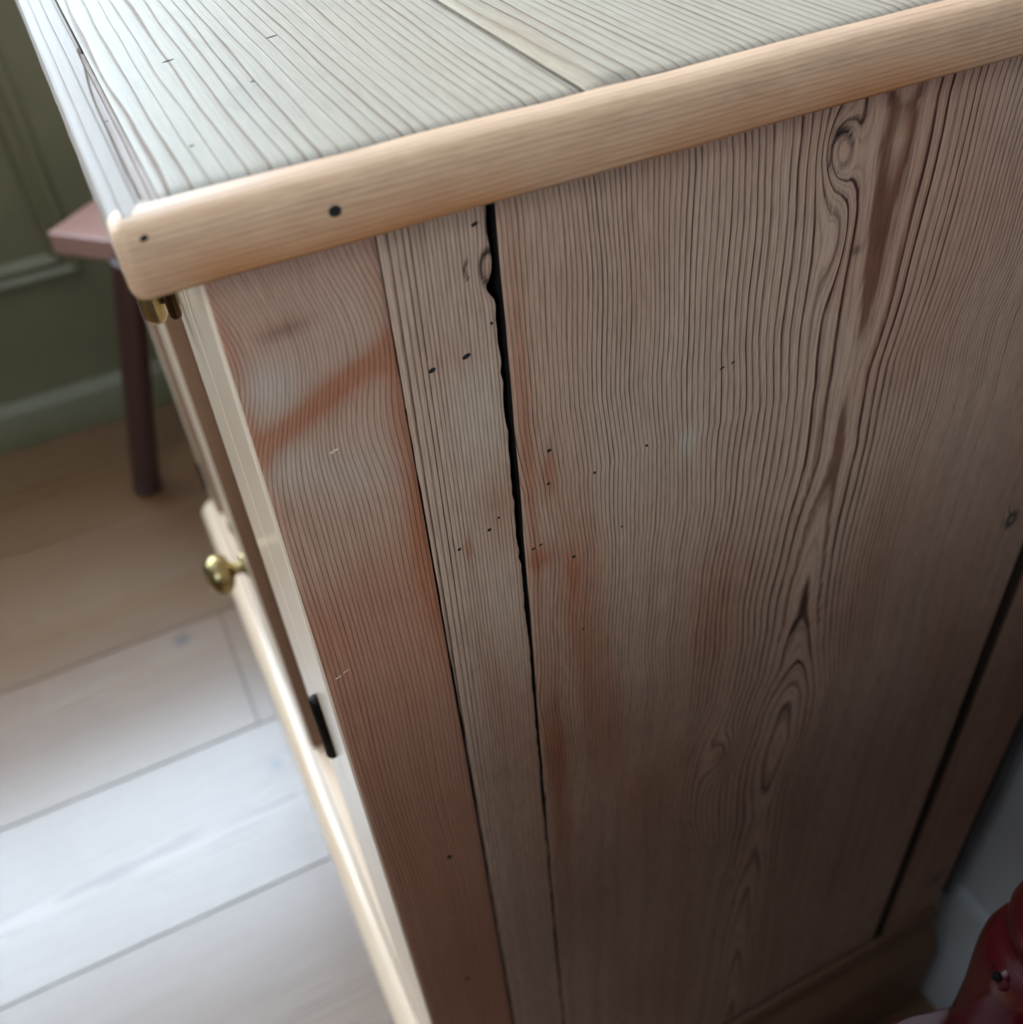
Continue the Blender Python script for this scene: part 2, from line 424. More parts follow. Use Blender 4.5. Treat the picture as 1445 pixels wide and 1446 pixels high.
def face_grid(name, x0, x1, z0, z1, y, thick, du, dv, fn, mat, edge_l=None, edge_r=None, seed=0.0, round_e=0.0012):
    """upright board facing -y with a dense front face; edge_l/edge_r(z) give ragged edges"""
    nu = max(4, int((x1-x0)/du)); nv = max(4, int((z1-z0)/dv))
    ep = 0.0002/(x1-x0); t = np.concatenate([[0, ep], np.linspace(0, 1, nu)[1:-1], [1-ep, 1]]); nu = len(t)
    zs = np.linspace(z0, z1, nv)
    Zg, Tg = np.meshgrid(zs, t, indexing='ij')
    L = np.full(nv, x0) if edge_l is None else edge_l(zs)
    R = np.full(nv, x1) if edge_r is None else edge_r(zs)
    X = L[:, None]+(R-L)[:, None]*Tg
    d = np.minimum(X-L[:, None], R[:, None]-X)
    Y = np.full(X.shape, y)+round_e*np.clip(1-d/0.0022, 0, 1)**2
    V = np.stack([X, Y, Zg], -1).reshape(-1, 3)
    idx = np.arange(nu*nv).reshape(nv, nu)
    q = np.stack([idx[:-1, :-1], idx[:-1, 1:], idx[1:, 1:], idx[1:, :-1]], -1).reshape(-1, 4)
    # back row for left and right edges and closing back
    nb = nu*nv
    bl = np.stack([L, np.full(nv, y+thick), zs], -1); br = np.stack([R, np.full(nv, y+thick), zs], -1)
    il = nb+np.arange(nv); ir = nb+nv+np.arange(nv)
    ql = np.stack([il[:-1], idx[:-1, 0], idx[1:, 0], il[1:]], -1)
    qr = np.stack([idx[:-1, -1], ir[:-1], ir[1:], idx[1:, -1]], -1)
    qb = np.stack([ir[:-1], il[:-1], il[1:], ir[1:]], -1)
    faces = np.concatenate([q, ql, qr, qb]).tolist()
    faces.append([il[0], ir[0]]+idx[0, ::-1].tolist()); faces.append([ir[-1], il[-1]]+idx[-1, :].tolist())
    me = bpy.data.meshes.new(name); me.from_pydata(np.concatenate([V, bl, br]).tolist(), [], faces)
    grain(me, 'z', 400, 0.5, seed, fn)
    me.shade_smooth(); me.set_sharp_from_angle(angle=math.radians(50))
    return link(name, me, mat, cab)

# ---- main side board: growth rings with arches along a leaning axis
AX = [(0.902, .2239), (0.868, .2242), (0.8203, .2235), (0.7866, .2221), (0.751, .2236), (0.7125, .2212), (0.6729, .2199), (0.615, .2225), (0.5551, .222), (0.5096, .2184), (0.4309, .2175), (0.356, .2172), (0.2507, .2217), (0.1603, .2236)]
HZ = [(0.920, 4.3), (0.902, 4.55), (0.8912, 4.80), (0.8799, 4.74), (0.8631, 4.82), (0.8556, 4.84), (0.835, 4.86), (0.8061, 4.985), (0.793, 5.06), (0.7781, 4.99), (0.7361, 4.84), (0.715, 4.5), (0.6799, 3.99), (0.653, 3.82), (0.632, 3.2), (0.6178, 2.9), (0.6009, 1.9), (0.5832, 0.92), (0.5489, 0.35), (0.513, 0.92), (0.4798, 1.6), (0.4335, 0.9), (0.3902, -0.1), (0.3118, -1.1), (0.1603, -2.4), (0.0, -3.5)]
AW = [(0.92, 0.016), (0.82, 0.013), (0.79, 0.008), (0.74, 0.008), (0.68, 0.007), (0.6, 0.005), (0.55, 0.006), (0.4, 0.006), (0.1, 0.006)]
def spacing_integral(t, s0, s1, t1):
    # rings per metre rises smoothly from 1/s0 to 1/s1 over t1
    k0, k1 = 1/s0, 1/s1
    return np.where(t < t1, k0*t+(k1-k0)*t*t/(2*t1), k0*t1+(k1-k0)*t1/2+k1*(t-t1))
KNOTS = [(0.2007, 0.8821), (0.1827, 0.5631), (0.3508, 0.6541)]
def fn_panel(co):
    u, v = co[:, 0], co[:, 2]
    uw = u+0.0012*smooth_noise(u, v, 20, 30, 3)+0.0007*smooth_noise(u, v, 90, 60, 4)
    ax = lerp_list(v, AX); h = lerp_list(v, HZ); a = lerp_list(v, AW)
    t = uw-ax; r = np.sqrt(t*t+a*a)-a
    g = np.where(t < 0, spacing_integral(r, 0.0062, 0.0017, 0.085), spacing_integral(r, 0.0050, 0.0019, 0.045))
    ph = g+h
    (k1u, k1v), (k2u, k2v), (k3u, k3v) = KNOTS
    ph += -2.6*blob(u, v, k1u, k1v, 0.006, 0.012, 0.25)+1.4*blob(u, v, k1u+0.004, k1v-0.03, 0.006, 0.018)
    ph += 3.4*blob(u, v, k2u, k2v, 0.010, 0.020, -0.2)-4.0*blob(u, v, k2u-0.03, k2v-0.01, 0.025, 0.05)
    ph += -3.0*blob(u, v, k3u, k3v, 0.006, 0.012)
    dk = 0.55*np.abs(np.sin(np.arctan2(v-k1v, (u-k1u)*1.6)*1.5+0.4))*0
    # knots: dark cracked rim round a paler heart
    e1 = np.sqrt(((u-k1u)/0.0042)**2+((v-k1v)/0.0062)**2)
    dk = dk+0.95*np.exp(-((e1-1)/0.16)**2)*(0.35+0.65*(np.sin(np.arctan2(v-k1v, u-k1u)-0.6) > -0.35))
    dk += 0.9*blob(u, v, k1u-0.001, k1v+0.0068, 0.0035, 0.002)
    e3 = np.sqrt(((u-k3u)/0.0045)**2+((v-k3v)/0.0065)**2)
    dk += 0.95*np.exp(-((e3-0.6)/0.35)**2)
    dk += 0.35*blob(u, v, k2u, k2v, 0.004, 0.008)
    dk += 0.8*blob(u, v, 0.2145, 0.829+0.015, 0.002, 0.0018)
    red = 0.55*blob(u, v, 0.10, 0.72, 0.03, 0.10)*np.clip(0.6+smooth_noise(u, v, 160, 12, 8), 0, 1)
    red += 0.7*blob(u, v, 0.093, 0.795, 0.003, 0.012)+0.6*blob(u, v, 0.088, 0.757, 0.006, 0.006)+0.5*blob(u, v, 0.101, 0.744, 0.002, 0.010)
    red += 0.7*blob(u, v, 0.0855, 0.80, 0.003, 0.07)+0.6*blob(u, v, 0.0885, 0.62, 0.006, 0.09)
    red += 0.5*blob(u, v, 0.17, 0.68, 0.02, 0.05)+0.4*blob(u, v, 0.15, 0.55, 0.05, 0.08)
    # plum-brown resin streaks follow the axis
    fr_ = np.mod(ph, 1)
    m1 = np.clip((fr_-0.74)/0.10, 0, 1)*np.clip((1.0-fr_)/0.03, 0, 1)*np.clip((0.016-np.abs(t))/0.004, 0, 1)*(v > 0.64)
    red += 0.6*m1; dk += 0.42*m1
    lite = 0.22*blob(u, v, 0.125, 0.80, 0.03, 0.05)+0.35*blob(u, v, 0.1495, 0.787, 0.004, 0.009)
    dk += 1.0*(u < edge_main(v)+0.00008)  # crack edge painted black for the shade and grime in the gap
    return dict(ring=ph, red=red, dark=dk, lite=lite)
zb, zt = 0.10, Z0S+0.002
UG = 0.0815
jr = np.random.default_rng(11)
JN = jr.uniform(-1, 1, 600)
def jag(z, amp, fr):
    p = (z-0.0)*fr; i = np.floor(p).astype(int) % 600; f = p-np.floor(p)
    return amp*(JN[i]*(1-f)+JN[(i+1) % 600]*f)
def gap_left(z):      # right edge of the narrow board: ragged along the crack
    w = lerp_list(z, [(0.0, 0.0006), (0.45, 0.0006), (0.62, 0.0007), (0.72, 0.0007), (0.80, 0.0014), (0.90, 0.0019)])
    e = UG-0.0009-w+jag(z, 0.0004, 260)+jag(z+0.2, 0.0003, 90)*1.0
    e -= 0.0022*np.exp(-((z-0.872)/0.003)**2)
    return e
def edge_main(z): return UG+0.0002+jag(z+0.37, 0.0002, 70)-0.0008*np.clip((0.75-z)/0.2, 0, 1)
face_grid('side_panel', UG, 0.3682, zb, zt, 0.0008, 0.016, 0.00135, 0.0016, fn_panel, M['side'], edge_l=edge_main, seed=0.0, round_e=0.0004)

def fn_narrow(co):
    u, v = co[:, 0], co[:, 2]
    t = u-0.047+0.0009*smooth_noise(u, v, 30, 25, 12)
    lean = (0.9-v)*0.004
    t2 = t+lean
    g = spacing_integral(np.clip(t2, 0, 1), 0.0036, 0.00135, 0.013)
    ring = g+1.2*blob(u, v, 0.0775, 0.877, 0.004, 0.007)
    red = 0.5*blob(u, v, 0.072, 0.79, 0.006, 0.02)+0.35*blob(u, v, 0.066, 0.70, 0.01, 0.05)+0.4*blob(u, v, 0.065, 0.853, 0.01, 0.008)+0.4*blob(u, v, 0.079, 0.875, 0.003, 0.006)
    red += 0.8*blob(u, v, 0.0605, 0.775, 0.0016, 0.006)
    lite = 0.30*blob(u, v, 0.070, 0.83, 0.010, 0.03)+0.25*blob(u, v, 0.07, 0.74, 0.01, 0.05)
    # curved cracks of a little bark pocket beside the gap
    dk = np.zeros(len(u))
    for (cu, cv, ru, rv, a0, a1) in ((0.0782, 0.8785, 0.0028, 0.0050, 1.3, 5.0), (0.0722, 0.8795, 0.0016, 0.0030, 1.7, 4.4)):
        an = np.mod(np.arctan2((v-cv)/rv, (u-cu)/ru), 2*np.pi); rr = np.sqrt(((u-cu)/ru)**2+((v-cv)/rv)**2)
        dk += 1.2*np.exp(-((rr-1)/0.2)**2)*((an > a0) & (an < a1))
    dk += 1.0*(u > gap_left(v)-0.00008)+1.0*(u < narrow_left(v)+0.00008)*(v < 0.84)  # board edges blackened, painting gap shade and grime into the colour
    return dict(ring=ring, red=red, lite=lite, dark=dk)
def narrow_left(z): return 0.0472+jag(z, 0.0002, 120)+0.0005*np.clip((0.8-z)/0.1, 0, 1)
face_grid('side_board', 0.0470, 0.0790, zb, zt, 0.0008, 0.016, 0.0006, 0.0012, fn_narrow, M['side'], edge_r=gap_left, round_e=0.0004,
          edge_l=narrow_left, seed=2.0)

def fn_stile(co):
    u, v = co[:, 0], co[:, 2]
    uw = u+0.0008*smooth_noise(u, v, 40, 30, 21)
    ring = uw/0.0017
    # upper part: rings swing round a branch
    ring += -9*blob(u, v, -0.004, 0.872, 0.030, 0.030)+4*blob(u, v, 0.035, 0.90, 0.02, 0.02)+2.5*blob(u, v, 0.03, 0.842, 0.02, 0.02, 0.5)
    nz = smooth_noise(u, v, 150, 14, 22)
    edge = 0.787+0.35*(u-0.02)+0.006*nz
    red = 0.06+0.80/(1+np.exp((v-edge)/0.007))*(0.82+0.18*nz)
    # rust-coloured diagonal band and reddened arrises
    bc = 0.8415+0.62*u-3.0*u*u
    red += 0.95*np.exp(-((v-bc)/np.where(v > bc, 0.0045, 0.0065))**2)*np.clip(1.15-0.25*nz, 0, 1.2)
    red += 0.6*blob(u, v, 0.001, 0.86, 0.004, 0.04)+0.75*blob(u, v, 0.0455, 0.825, 0.0045, 0.06)+0.35*blob(u, v, 0.018, 0.879, 0.009, 0.003)
    lite = 0.40*blob(u, v, 0.010, 0.8625, 0.009, 0.008, 0.5)+0.30*blob(u, v, 0.010, 0.833, 0.010, 0.010)+0.22*blob(u, v, 0.027, 0.825, 0.012, 0.012)+0.15*blob(u, v, 0.032, 0.875, 0.014, 0.012)
    red *= 1-0.6*np.clip(lite*2, 0, 1)
    return dict(ring=ring, red=red, lite=lite, dark=0.35*blob(u, v, 0.0175, 0.8785, 0.006, 0.002))

# ---- front corner post: gridded side face, pale front face
post = face_grid('corner_post', 0.0012, 0.0466, 0.0, zt, 0.0, 0.012, 0.0009, 0.0018, fn_stile, M['stile'], seed=4.0, round_e=0.0006)
box('face_stile', 0.0, 0.0466, 0.0008, 0.0596, 0.0, zt, M['front'], cab, bev=0.0007, axis='z', dens=420, tilt=0.9, seed=5.0)
for (a, b) in ((0.3758, XB),):
    def fn_back(co):
        u, v = co[:, 0], co[:, 2]
        return dict(ring=(u+0.001*smooth_noise(u, v, 30, 20, 31))/0.003+2*blob(u, v, 0.41, 0.25, 0.01, 0.02), red=0.3+0.3*smooth_noise(u, v, 60, 8, 32), dark=0.8*blob(u, v, 0.418, 0.225, 0.006, 0.008)+0.95*(u < 0.3765))  # left edge blackened to paint in the shade of the groove
    face_grid('back_stile', a, b, 0.10, zt, -0.0006, 0.03, 0.0025, 0.005, fn_back, M['side'], seed=6.0)
# unlit carcase lining behind the boards, back boards, far side, base
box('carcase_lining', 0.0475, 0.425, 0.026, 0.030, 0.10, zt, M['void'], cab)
box('back_board', XB+0.0055, XB+0.0105, -0.002, WID-0.003, 0.175, Z0S, M['grey'], cab)
box('far_side_panel', 0.047, XB, WID-0.018, WID, 0.0, zt, M['side'], cab, axis='z', seed=3)
box('base_board', 0.02, XB, 0.031, WID-0.018, 0.115, 0.135, M['front'], cab, axis='y', seed=9)
box('face_stile', 0.0, 0.0466, WID-0.0596, WID-0.0002, 0.0, zt, M['front'], cab, bev=0.0007, axis='z', dens=420, tilt=0.9, seed=5.5)
box('top_rail', 0.001, 0.022, 0.0600, WID-0.0600, 0.888, zt, M['front'], cab, bev=0.0006, axis='y', seed=7)
box('bottom_rail', 0.001, 0.022, 0.0600, WID-0.0600, 0.10, 0.150, M['front'], cab, bev=0.0006, axis='y', seed=8)

# ---- top boards, grain running along y
def top_board(x0, x1, y0, y1, s0, seed, fnx):
    du, dv = 0.0022, 0.004
    nu = max(4, int((x1-x0)/du)); nv = max(4, int((y1-y0)/dv))
    xs = np.linspace(x0, x1, nu); ys = np.linspace(y0, y1, nv)
    Yg, Xg = np.meshgrid(ys, xs, indexing='ij')
    ztop = Z1S-0.0002
    d = np.minimum(Xg-x0, x1-Xg); e = np.minimum(Yg-y0, y1-Yg)
    Zg = np.full(Xg.shape, ztop)-0.0010*np.clip(1-d/0.003, 0, 1)**2-0.0005*np.clip(1-e/0.004, 0, 1)**2
    V = np.stack([Xg, Yg, Zg], -1).reshape(-1, 3)
    idx = np.arange(nu*nv).reshape(nv, nu); nb = nu*nv
    q = np.stack([idx[:-1, :-1], idx[:-1, 1:], idx[1:, 1:], idx[1:, :-1]], -1).reshape(-1, 4).tolist()
    zb_ = Z0S+0.0005
    base = [(x0, y0, zb_), (x1, y0, zb_), (x1, y1, zb_), (x0, y1, zb_)]
    q += [[nb+1, nb]+idx[0, :].tolist(), [nb+3, nb+2]+idx[-1, ::-1].tolist(), [nb, nb+3]+idx[::-1, 0].tolist(), [nb+2, nb+1]+idx[:, -1].tolist(), [nb, nb+1, nb+2, nb+3]]
    me = bpy.data.meshes.new('top_board'); me.from_pydata(V.tolist()+base, [], q)
    grain(me, 'y', 200, 0.5, seed, fnx); me.shade_smooth(); me.set_sharp_from_angle(angle=math.radians(50))
    return link('top_board', me, M['top'], cab)
def mark(u, v, cu, cv, su, sv): return np.exp(-((u-cu)/su)**4-((v-cv)/sv)**4)
def fn_top1(co):
    u, v = co[:, 0], co[:, 1]
    uw = u+0.0016*smooth_noise(u, v, 12, 14, 41)+0.0008*smooth_noise(u, v, 60, 25, 42)-0.006*v
    ring = spacing_integral(np.clip(uw+0.02, 0, 1), 0.0066, 0.0036, 0.09)
    return dict(ring=ring, lite=0.5*np.clip(1-u/0.09, 0, 1), dark=0.5*np.exp(-((v+0.0008)/0.0016)**2)+0.5*np.exp(-((u-0.1088)/0.0008)**2))
def fn_top2(co):
    u, v = co[:, 0], co[:, 1]
    uw = u+0.0022*smooth_noise(u, v, 10, 16, 51)+0.0007*smooth_noise(u, v, 60, 25, 52)-0.004*v
    ring = spacing_integral(np.clip(uw-0.10, 0, 1), 0.0110, 0.0032, 0.045)
    dk = 0.5*np.exp(-((v+0.0008)/0.0016)**2)+0.7*mark(u, v, 0.119, 0.0085, 0.007, 0.0009)+0.4*mark(u, v, 0.121, 0.003, 0.005, 0.0007)
    return dict(ring=ring, dark=dk, red=0.4*blob(u, v, 0.113, 0.05, 0.006, 0.08))
YE = WID+0.002
top_board(-0.0026, 0.1090, -0.0007, YE, 0.005, 11.0, fn_top1)
top_board(0.1104, 0.2850, -0.0007, YE, 0.004, 13.0, fn_top2)
def fn_top3(co):
    u, v = co[:, 0], co[:, 1]
    return dict(ring=(u+0.002*smooth_noise(u, v, 10, 14, 61))/0.004, dark=0.3*np.exp(-((v-0.0002)/0.0014)**2))
top_board(0.2858, XB+0.004, -0.0007, YE, 0.004, 15.0, fn_top3)

# ---- top mouldings
def rounded(a0, a1, b0, b1, r, n=4, r2=None):
    # closed profile, corners rounded; r = radius at (a0,*) corners (outer side), r2 at the inner ones
    r2 = r if r2 is None else r2
    out = []
    for (ca, cb, rr, t0) in ((a0, b0, r, 180), (a1, b0, r2, 270), (a1, b1, r2, 0), (a0, b1, r, 90)):
        sx = 1 if ca == a0 else -1; sy = 1 if cb == b0 else -1
        for i in range(n+1):
            t = math.radians(t0+90*i/n)
            out.append((ca+sx*rr+rr*math.cos(t), cb+sy*rr+rr*math.sin(t)))
    return out
st = [(-0.0160, 0.0030), (-0.0156, 0.0016), (-0.0148, 0.0006), (-0.0130, 0.0)] + [(-0.012+0.018*i, 0.0) for i in range(26)]
side_prof = [(-0.0150, Z0S+0.0022), (-0.0143, Z0S+0.0008), (-0.0128, Z0S), (-0.0022, Z0S), (-0.0020, Z1S-0.0006), (-0.0026, Z1S), (-0.0118, Z1S+0.0001), (-0.0130, Z1S-0.0004), (-0.0140, Z1S-0.0013), (-0.0147, Z1S-0.0026), (-0.0150, Z1S-0.0042)]
side_strip = sweep('side_moulding', side_prof, st, lambda s, a, b: (s, a, b), M['strip'], cab, axis='xz', dens=640, tilt=0.5, seed=3, shade=60, jit=0.00022)
zs_ = np.array([v.co.z for v in side_strip.data.vertices]); xs_ = np.array([v.co.x for v in side_strip.data.vertices])
side_strip.data.attributes['red'].data.foreach_set('value', np.clip(0.9*np.exp(-((zs_-Z0S)/0.006)**2)*(0.75+0.35*np.sin(xs_*41)+0.2*np.sin(xs_*97+1)), 0, 1).astype(np.float32))
sweep('far_side_moulding', [(2*WID/2-a if False else WID-a, b) for a, b in side_prof], st, lambda s, a, b: (s, a, b), M['strip'], cab, axis='xz', dens=420, tilt=0.5, seed=8, shade=60, jit=0.0002)

# front strip: rounded nose, with a wedge-shaped splinter missing along its inner edge
WEDGE = [(-0.0020, -0.0075), (0.0005, -0.0066), (0.0192, -0.0065), (0.0457, -0.0066), (0.0636, -0.0064), (0.0961, -0.0050), (0.1266, -0.0038), (0.1300, -0.0032)]
ys = [-0.0125, -0.0120, -0.0105, -0.008, -0.004, -0.0020, 0.0005, 0.0095, 0.0192, 0.032, 0.0457, 0.0546, 0.0636, 0.08, 0.0961, 0.11, 0.1266, 0.13] + [0.13+0.02*i for i in range(1, 36)] + [YE+0.012]
vs = []; fs = []
rj = random.Random(5)
for y in ys:
    inn = lerp_list(y, WEDGE) if -0.0020 < y < 0.1300 else -0.0030
    inn = float(inn)+(rj.uniform(-0.0003, 0.0003) if y < 0.13 else 0)
    end = max(0.0, (-0.009-y)/0.0035)**2*0.0022
    j = rj.uniform(-0.00015, 0.00015)
    pr = [(-0.0160+j, Z0S+0.003), (-0.0150+j, Z0S+0.0008), (-0.0135, Z0S), (inn, Z0S), (inn, Z1S-0.0010), (inn-0.0006, Z1S-0.0002), (-0.0128, Z1S), (-0.0146+j, Z1S-0.0012), (-0.0157+j, Z1S-0.0034)]
    vs += [(a, y, b-(end if b > Z0S+0.01 else 0)) for a, b in pr]
k = 9
for i in range(len(ys)-1):
    for j in range(k): fs.append((i*k+j, i*k+(j+1) % k, (i+1)*k+(j+1) % k, (i+1)*k+j))
fs += [tuple(range(k))[::-1], tuple((len(ys)-1)*k+j for j in range(k))]
me = bpy.data.meshes.new('front_moulding'); me.from_pydata(vs, [], fs)
bm = bmesh.new(); bm.from_mesh(me); bmesh.ops.recalc_face_normals(bm, faces=bm.faces[:]); bm.to_mesh(me); bm.free()
grain(me, 'y', 260, 0.5, 17.0); smooth(me, 50)
link('front_moulding', me, M['front_strip'], cab)
# torn wood left in the bottom of the missing splinter
vs = []; fs = []
for i, (y, x) in enumerate(WEDGE[:-1]):
    vs += [(x-0.0004, y, Z0S+0.004), (-0.0028, y, Z0S+0.004), (-0.0028, y, Z1S-0.0018+rj.uniform(-0.0003, 0.0003)), (x-0.0004, y, Z1S-0.0011)]
n = len(WEDGE)-1
for i in range(n-1):
    for j in range(4): fs.append((i*4+j, i*4+(j+1) % 4, (i+1)*4+(j+1) % 4, (i+1)*4+j))
fs += [(3, 2, 1, 0), tuple((n-1)*4+j for j in range(4))]
me = bpy.data.meshes.new('torn_splinter_bed'); me.from_pydata(vs, [], fs)
bm = bmesh.new(); bm.from_mesh(me); bmesh.ops.recalc_face_normals(bm, faces=bm.faces[:]); bm.to_mesh(me); bm.free()
grain(me, 'y', 500, 0.5, 19.0); link('torn_splinter_bed', me, M['plinth'], cab)

# ---- plinth with moulded top edge on side and front
pl = [(0.0, 0.0), (0.0, 0.166), (-0.004, 0.166), (-0.0058, 0.162), (-0.0060, 0.152), (-0.0048, 0.146), (-0.0065, 0.140), (-0.0110, 0.130), (-0.0155, 0.122), (-0.0185, 0.114), (-0.0195, 0.106), (-0.0195, 0.0)]
sweep('side_plinth', pl, [(-0.0190, 0.0), (0.1, 0), (0.2, 0), (0.3, 0), (0.4335, 0)], lambda s, a, b: (s, a-0.0002, b), M['plinth'], cab, axis='xz', dens=250, tilt=0.5, seed=23, shade=45)
pf = [(-0.0003, 0.0), (-0.0003, 0.134), (-0.006, 0.134), (-0.0105, 0.130), (-0.0150, 0.126), (-0.0176, 0.120), (-0.0182, 0.112), (-0.0182, 0.0)]
sweep('front_plinth', pf, [(-0.0002, 0), (0.2, 0), (0.4, 0), (0.6, 0), (WID+0.015, 0)], lambda s, a, b: (a, s, b), M['front'], cab, axis='y', dens=250, tilt=0.5, seed=27, shade=45)

# ---- two panelled doors
def door(y0, y1, hinge_near, seed, knob=True):
    z0, z1 = 0.1525, 0.886
    fr = 0.068; th = 0.024
    d = box('door', 0.0130, 0.0190, y0+fr-0.006, y1-fr+0.006, z0+0.072, z1-0.066, M['front'], cab, bev=0.0005, axis='z', dens=260, tilt=0.4, seed=seed)
    for (a, b) in ((y0, y0+fr), (y1-fr, y1)):
        box('door_stile', 0.0, th, a, b, z0, z1, M['front'], d, bev=0.0038, seg=4, axis='z', dens=380, tilt=0.8, seed=seed+a*9)
    for (a, b) in ((z0, z0+0.075), (z1-0.069, z1)):
        box('door_rail', 0.0004, th, y0+fr, y1-fr, a, b, M['front'], d, bev=0.0008, axis='y', dens=300, seed=seed+a*7)
    for ya in (y0+fr, y1-fr-0.007):
        box('shade_strip', 0.0010, 0.0128, ya, ya+0.007, z0+0.0755, z1-0.0695, M['plinth'], d, bev=0.0012, seg=2, axis='z', seed=seed+ya)  # dark strips added to paint shade on the stiles' inner edges
    hy = y0-0.0008 if hinge_near else y1+0.0008
    kn = y1-0.030 if hinge_near else y0+0.030
    # brass knob on a short neck with a small rose
    kp = [(0.0115, 0.0), (0.0115, 0.0018), (0.0085, 0.0030), (0.0056, 0.0042), (0.0050, 0.0085), (0.0062, 0.0110), (0.0110, 0.0128), (0.0158, 0.0160), (0.0182, 0.0205), (0.0182, 0.0255), (0.0152, 0.0300), (0.0100, 0.0328), (0.0045, 0.0338), (0.0006, 0.0340)]
    if knob: lathe('knob', kp, M['brass'], d, 36, center=(0.0002, kn, 0.437), axis='-x')
    else: lathe('escutcheon', [(0.007, 0), (0.0072, 0.001), (0.006, 0.002), (0.001, 0.0024)], M['brass'], d, 20, center=(0.0002, y0+0.022, 0.437), axis='-x')
    return d, hy
d1, hy = door(0.0608, 0.4394, True, 31.0)
d2, hy2 = door(0.4406, WID-0.0608, False, 37.0, knob=False)
def hinge(parent, y, z0, z1, mat, r=0.0042, out=0.0030):
    p = [(r*0.35, 0), (r*0.8, 0.0006), (r, 0.0018), (r, z1-z0-0.0018), (r*0.8, z1-z0-0.0006), (r*0.35, z1-z0)]
    lathe('hinge', p, mat, parent, 20, center=(-out, y, z0), axis='z')
hinge(d1, 0.0640, 0.856, 0.887, M['bronze'], r=0.0020, out=0.0045)
hinge(d1, 0.0602, 0.617, 0.662, M['iron'], r=0.0030, out=0.0012)
hinge(d1, 0.0602, 0.215, 0.255, M['iron'], r=0.0030, out=0.0012)
hinge(d2, WID-0.0602, 0.851, 0.887, M['bronze'])
hinge(d2, WID-0.0602, 0.215, 0.255, M['iron'], r=0.0030, out=0.0012)
# brass bolt at the top of the near door
bp = [(0.0012, 0), (0.0030, 0.0008), (0.0042, 0.003), (0.0044, 0.012), (0.0044, 0.048), (0.0030, 0.050)]
lathe('bolt', bp, M['brass'], d1, 24, center=(-0.0090, 0.1080, 0.833), axis='z')
box('bolt_plate', -0.0050, 0.0002, 0.1030, 0.1130, 0.840, 0.884, M['brass'], d1, bev=0.0006)

# ---- nail holes, dents and worm holes
PITS = [(0.0569, 0.8511, 1.3, .8), (0.0681, 0.8521, 1.6, .8), (0.075, 0.8925, 1.2, .6), (0.0935, 0.8056, .9, .7), (0.0925, 0.7913, .7, .6), (0.1107, 0.7885, .6, .6), (0.1012, 0.7514, .9, .7), (0.0729, 0.7844, .5, .5), (0.0690, 0.7805, .8, .7), (0.0572, 0.7768, .8, .6), (0.0850, 0.7634, .8, .5), (0.0880, 0.7640, .9, .4), (0.0305, 0.5914, 1.3, 1.6), (0.0256, 0.4646, 1.3, 1.3), (0.1219, 0.7572, .5, .5), (0.1319, 0.792, .6, .6), (0.1620, 0.8142, 1.2, .4), (0.1665, 0.8150, .8, .4), (0.1041, 0.7087, .6, .6), (0.0772, 0.8605, .5, .6)]
def pit(u, v, su, sv, y=-0.0002, rot=0.35):
    bm = bmesh.new(); bmesh.ops.create_uvsphere(bm, u_segments=10, v_segments=6, radius=0.001)
    bmesh.ops.transform(bm, matrix=Matrix.Translation((u, y, v)) @ Matrix.Rotation(-rot, 4, 'Y') @ Matrix.Diagonal((su, 0.18, sv, 1)), verts=bm.verts[:])
    me = bpy.data.meshes.new('nail_hole'); bm.to_mesh(me); bm.free(); grain(me)
    link('nail_hole', me, M['hole'], cab)
for (u, v, a, b) in ((0.0229, 0.8351, 1.6, .35), (0.0055, 0.739, 1.5, .3), (0.0085, 0.7405, 1.3, .3)):
    bm = bmesh.new(); bmesh.ops.create_uvsphere(bm, u_segments=10, v_segments=6, radius=0.001)
    bmesh.ops.transform(bm, matrix=Matrix.Translation((u, 0.0, v)) @ Matrix.Rotation(-0.3, 4, 'Y') @ Matrix.Diagonal((a, 0.12, b, 1)), verts=bm.verts[:])
    me = bpy.data.meshes.new('scratch'); bm.to_mesh(me); bm.free(); grain(me); link('scratch', me, M['front'], cab)
for (u, v, a, b) in PITS: pit(u, v, a, b, y=0.0008 if u > 0.047 else 0.0)
pit(0.0339, 0.9138, 1.7, 1.5, y=-0.0150, rot=0.0); pit(-0.0095, 0.9192, 1.0, 0.7, y=-0.0150)
for (x, y, a, b) in ((0.0518, 0.0986, 2.4, .5), (0.0188, 0.0967, 2.2, .6), (0.0105, 0.0252, .7, .5), (-0.0058, 0.0568, .5, .5), (0.036, 0.062, .8, .4)):
    bm = bmesh.new(); bmesh.ops.create_uvsphere(bm, u_segments=10, v_segments=6, radius=0.001)
    bmesh.ops.transform(bm, matrix=Matrix.Translation((x, y, Z1S-0.0002)) @ Matrix.Rotation(0.3, 4, 'Z') @ Matrix.Diagonal((a, b, 0.12, 1)), verts=bm.verts[:])
    me = bpy.data.meshes.new('dent'); bm.to_mesh(me); bm.free(); grain(me); link('dent', me, M['bronze'] if False else M['void'], cab)

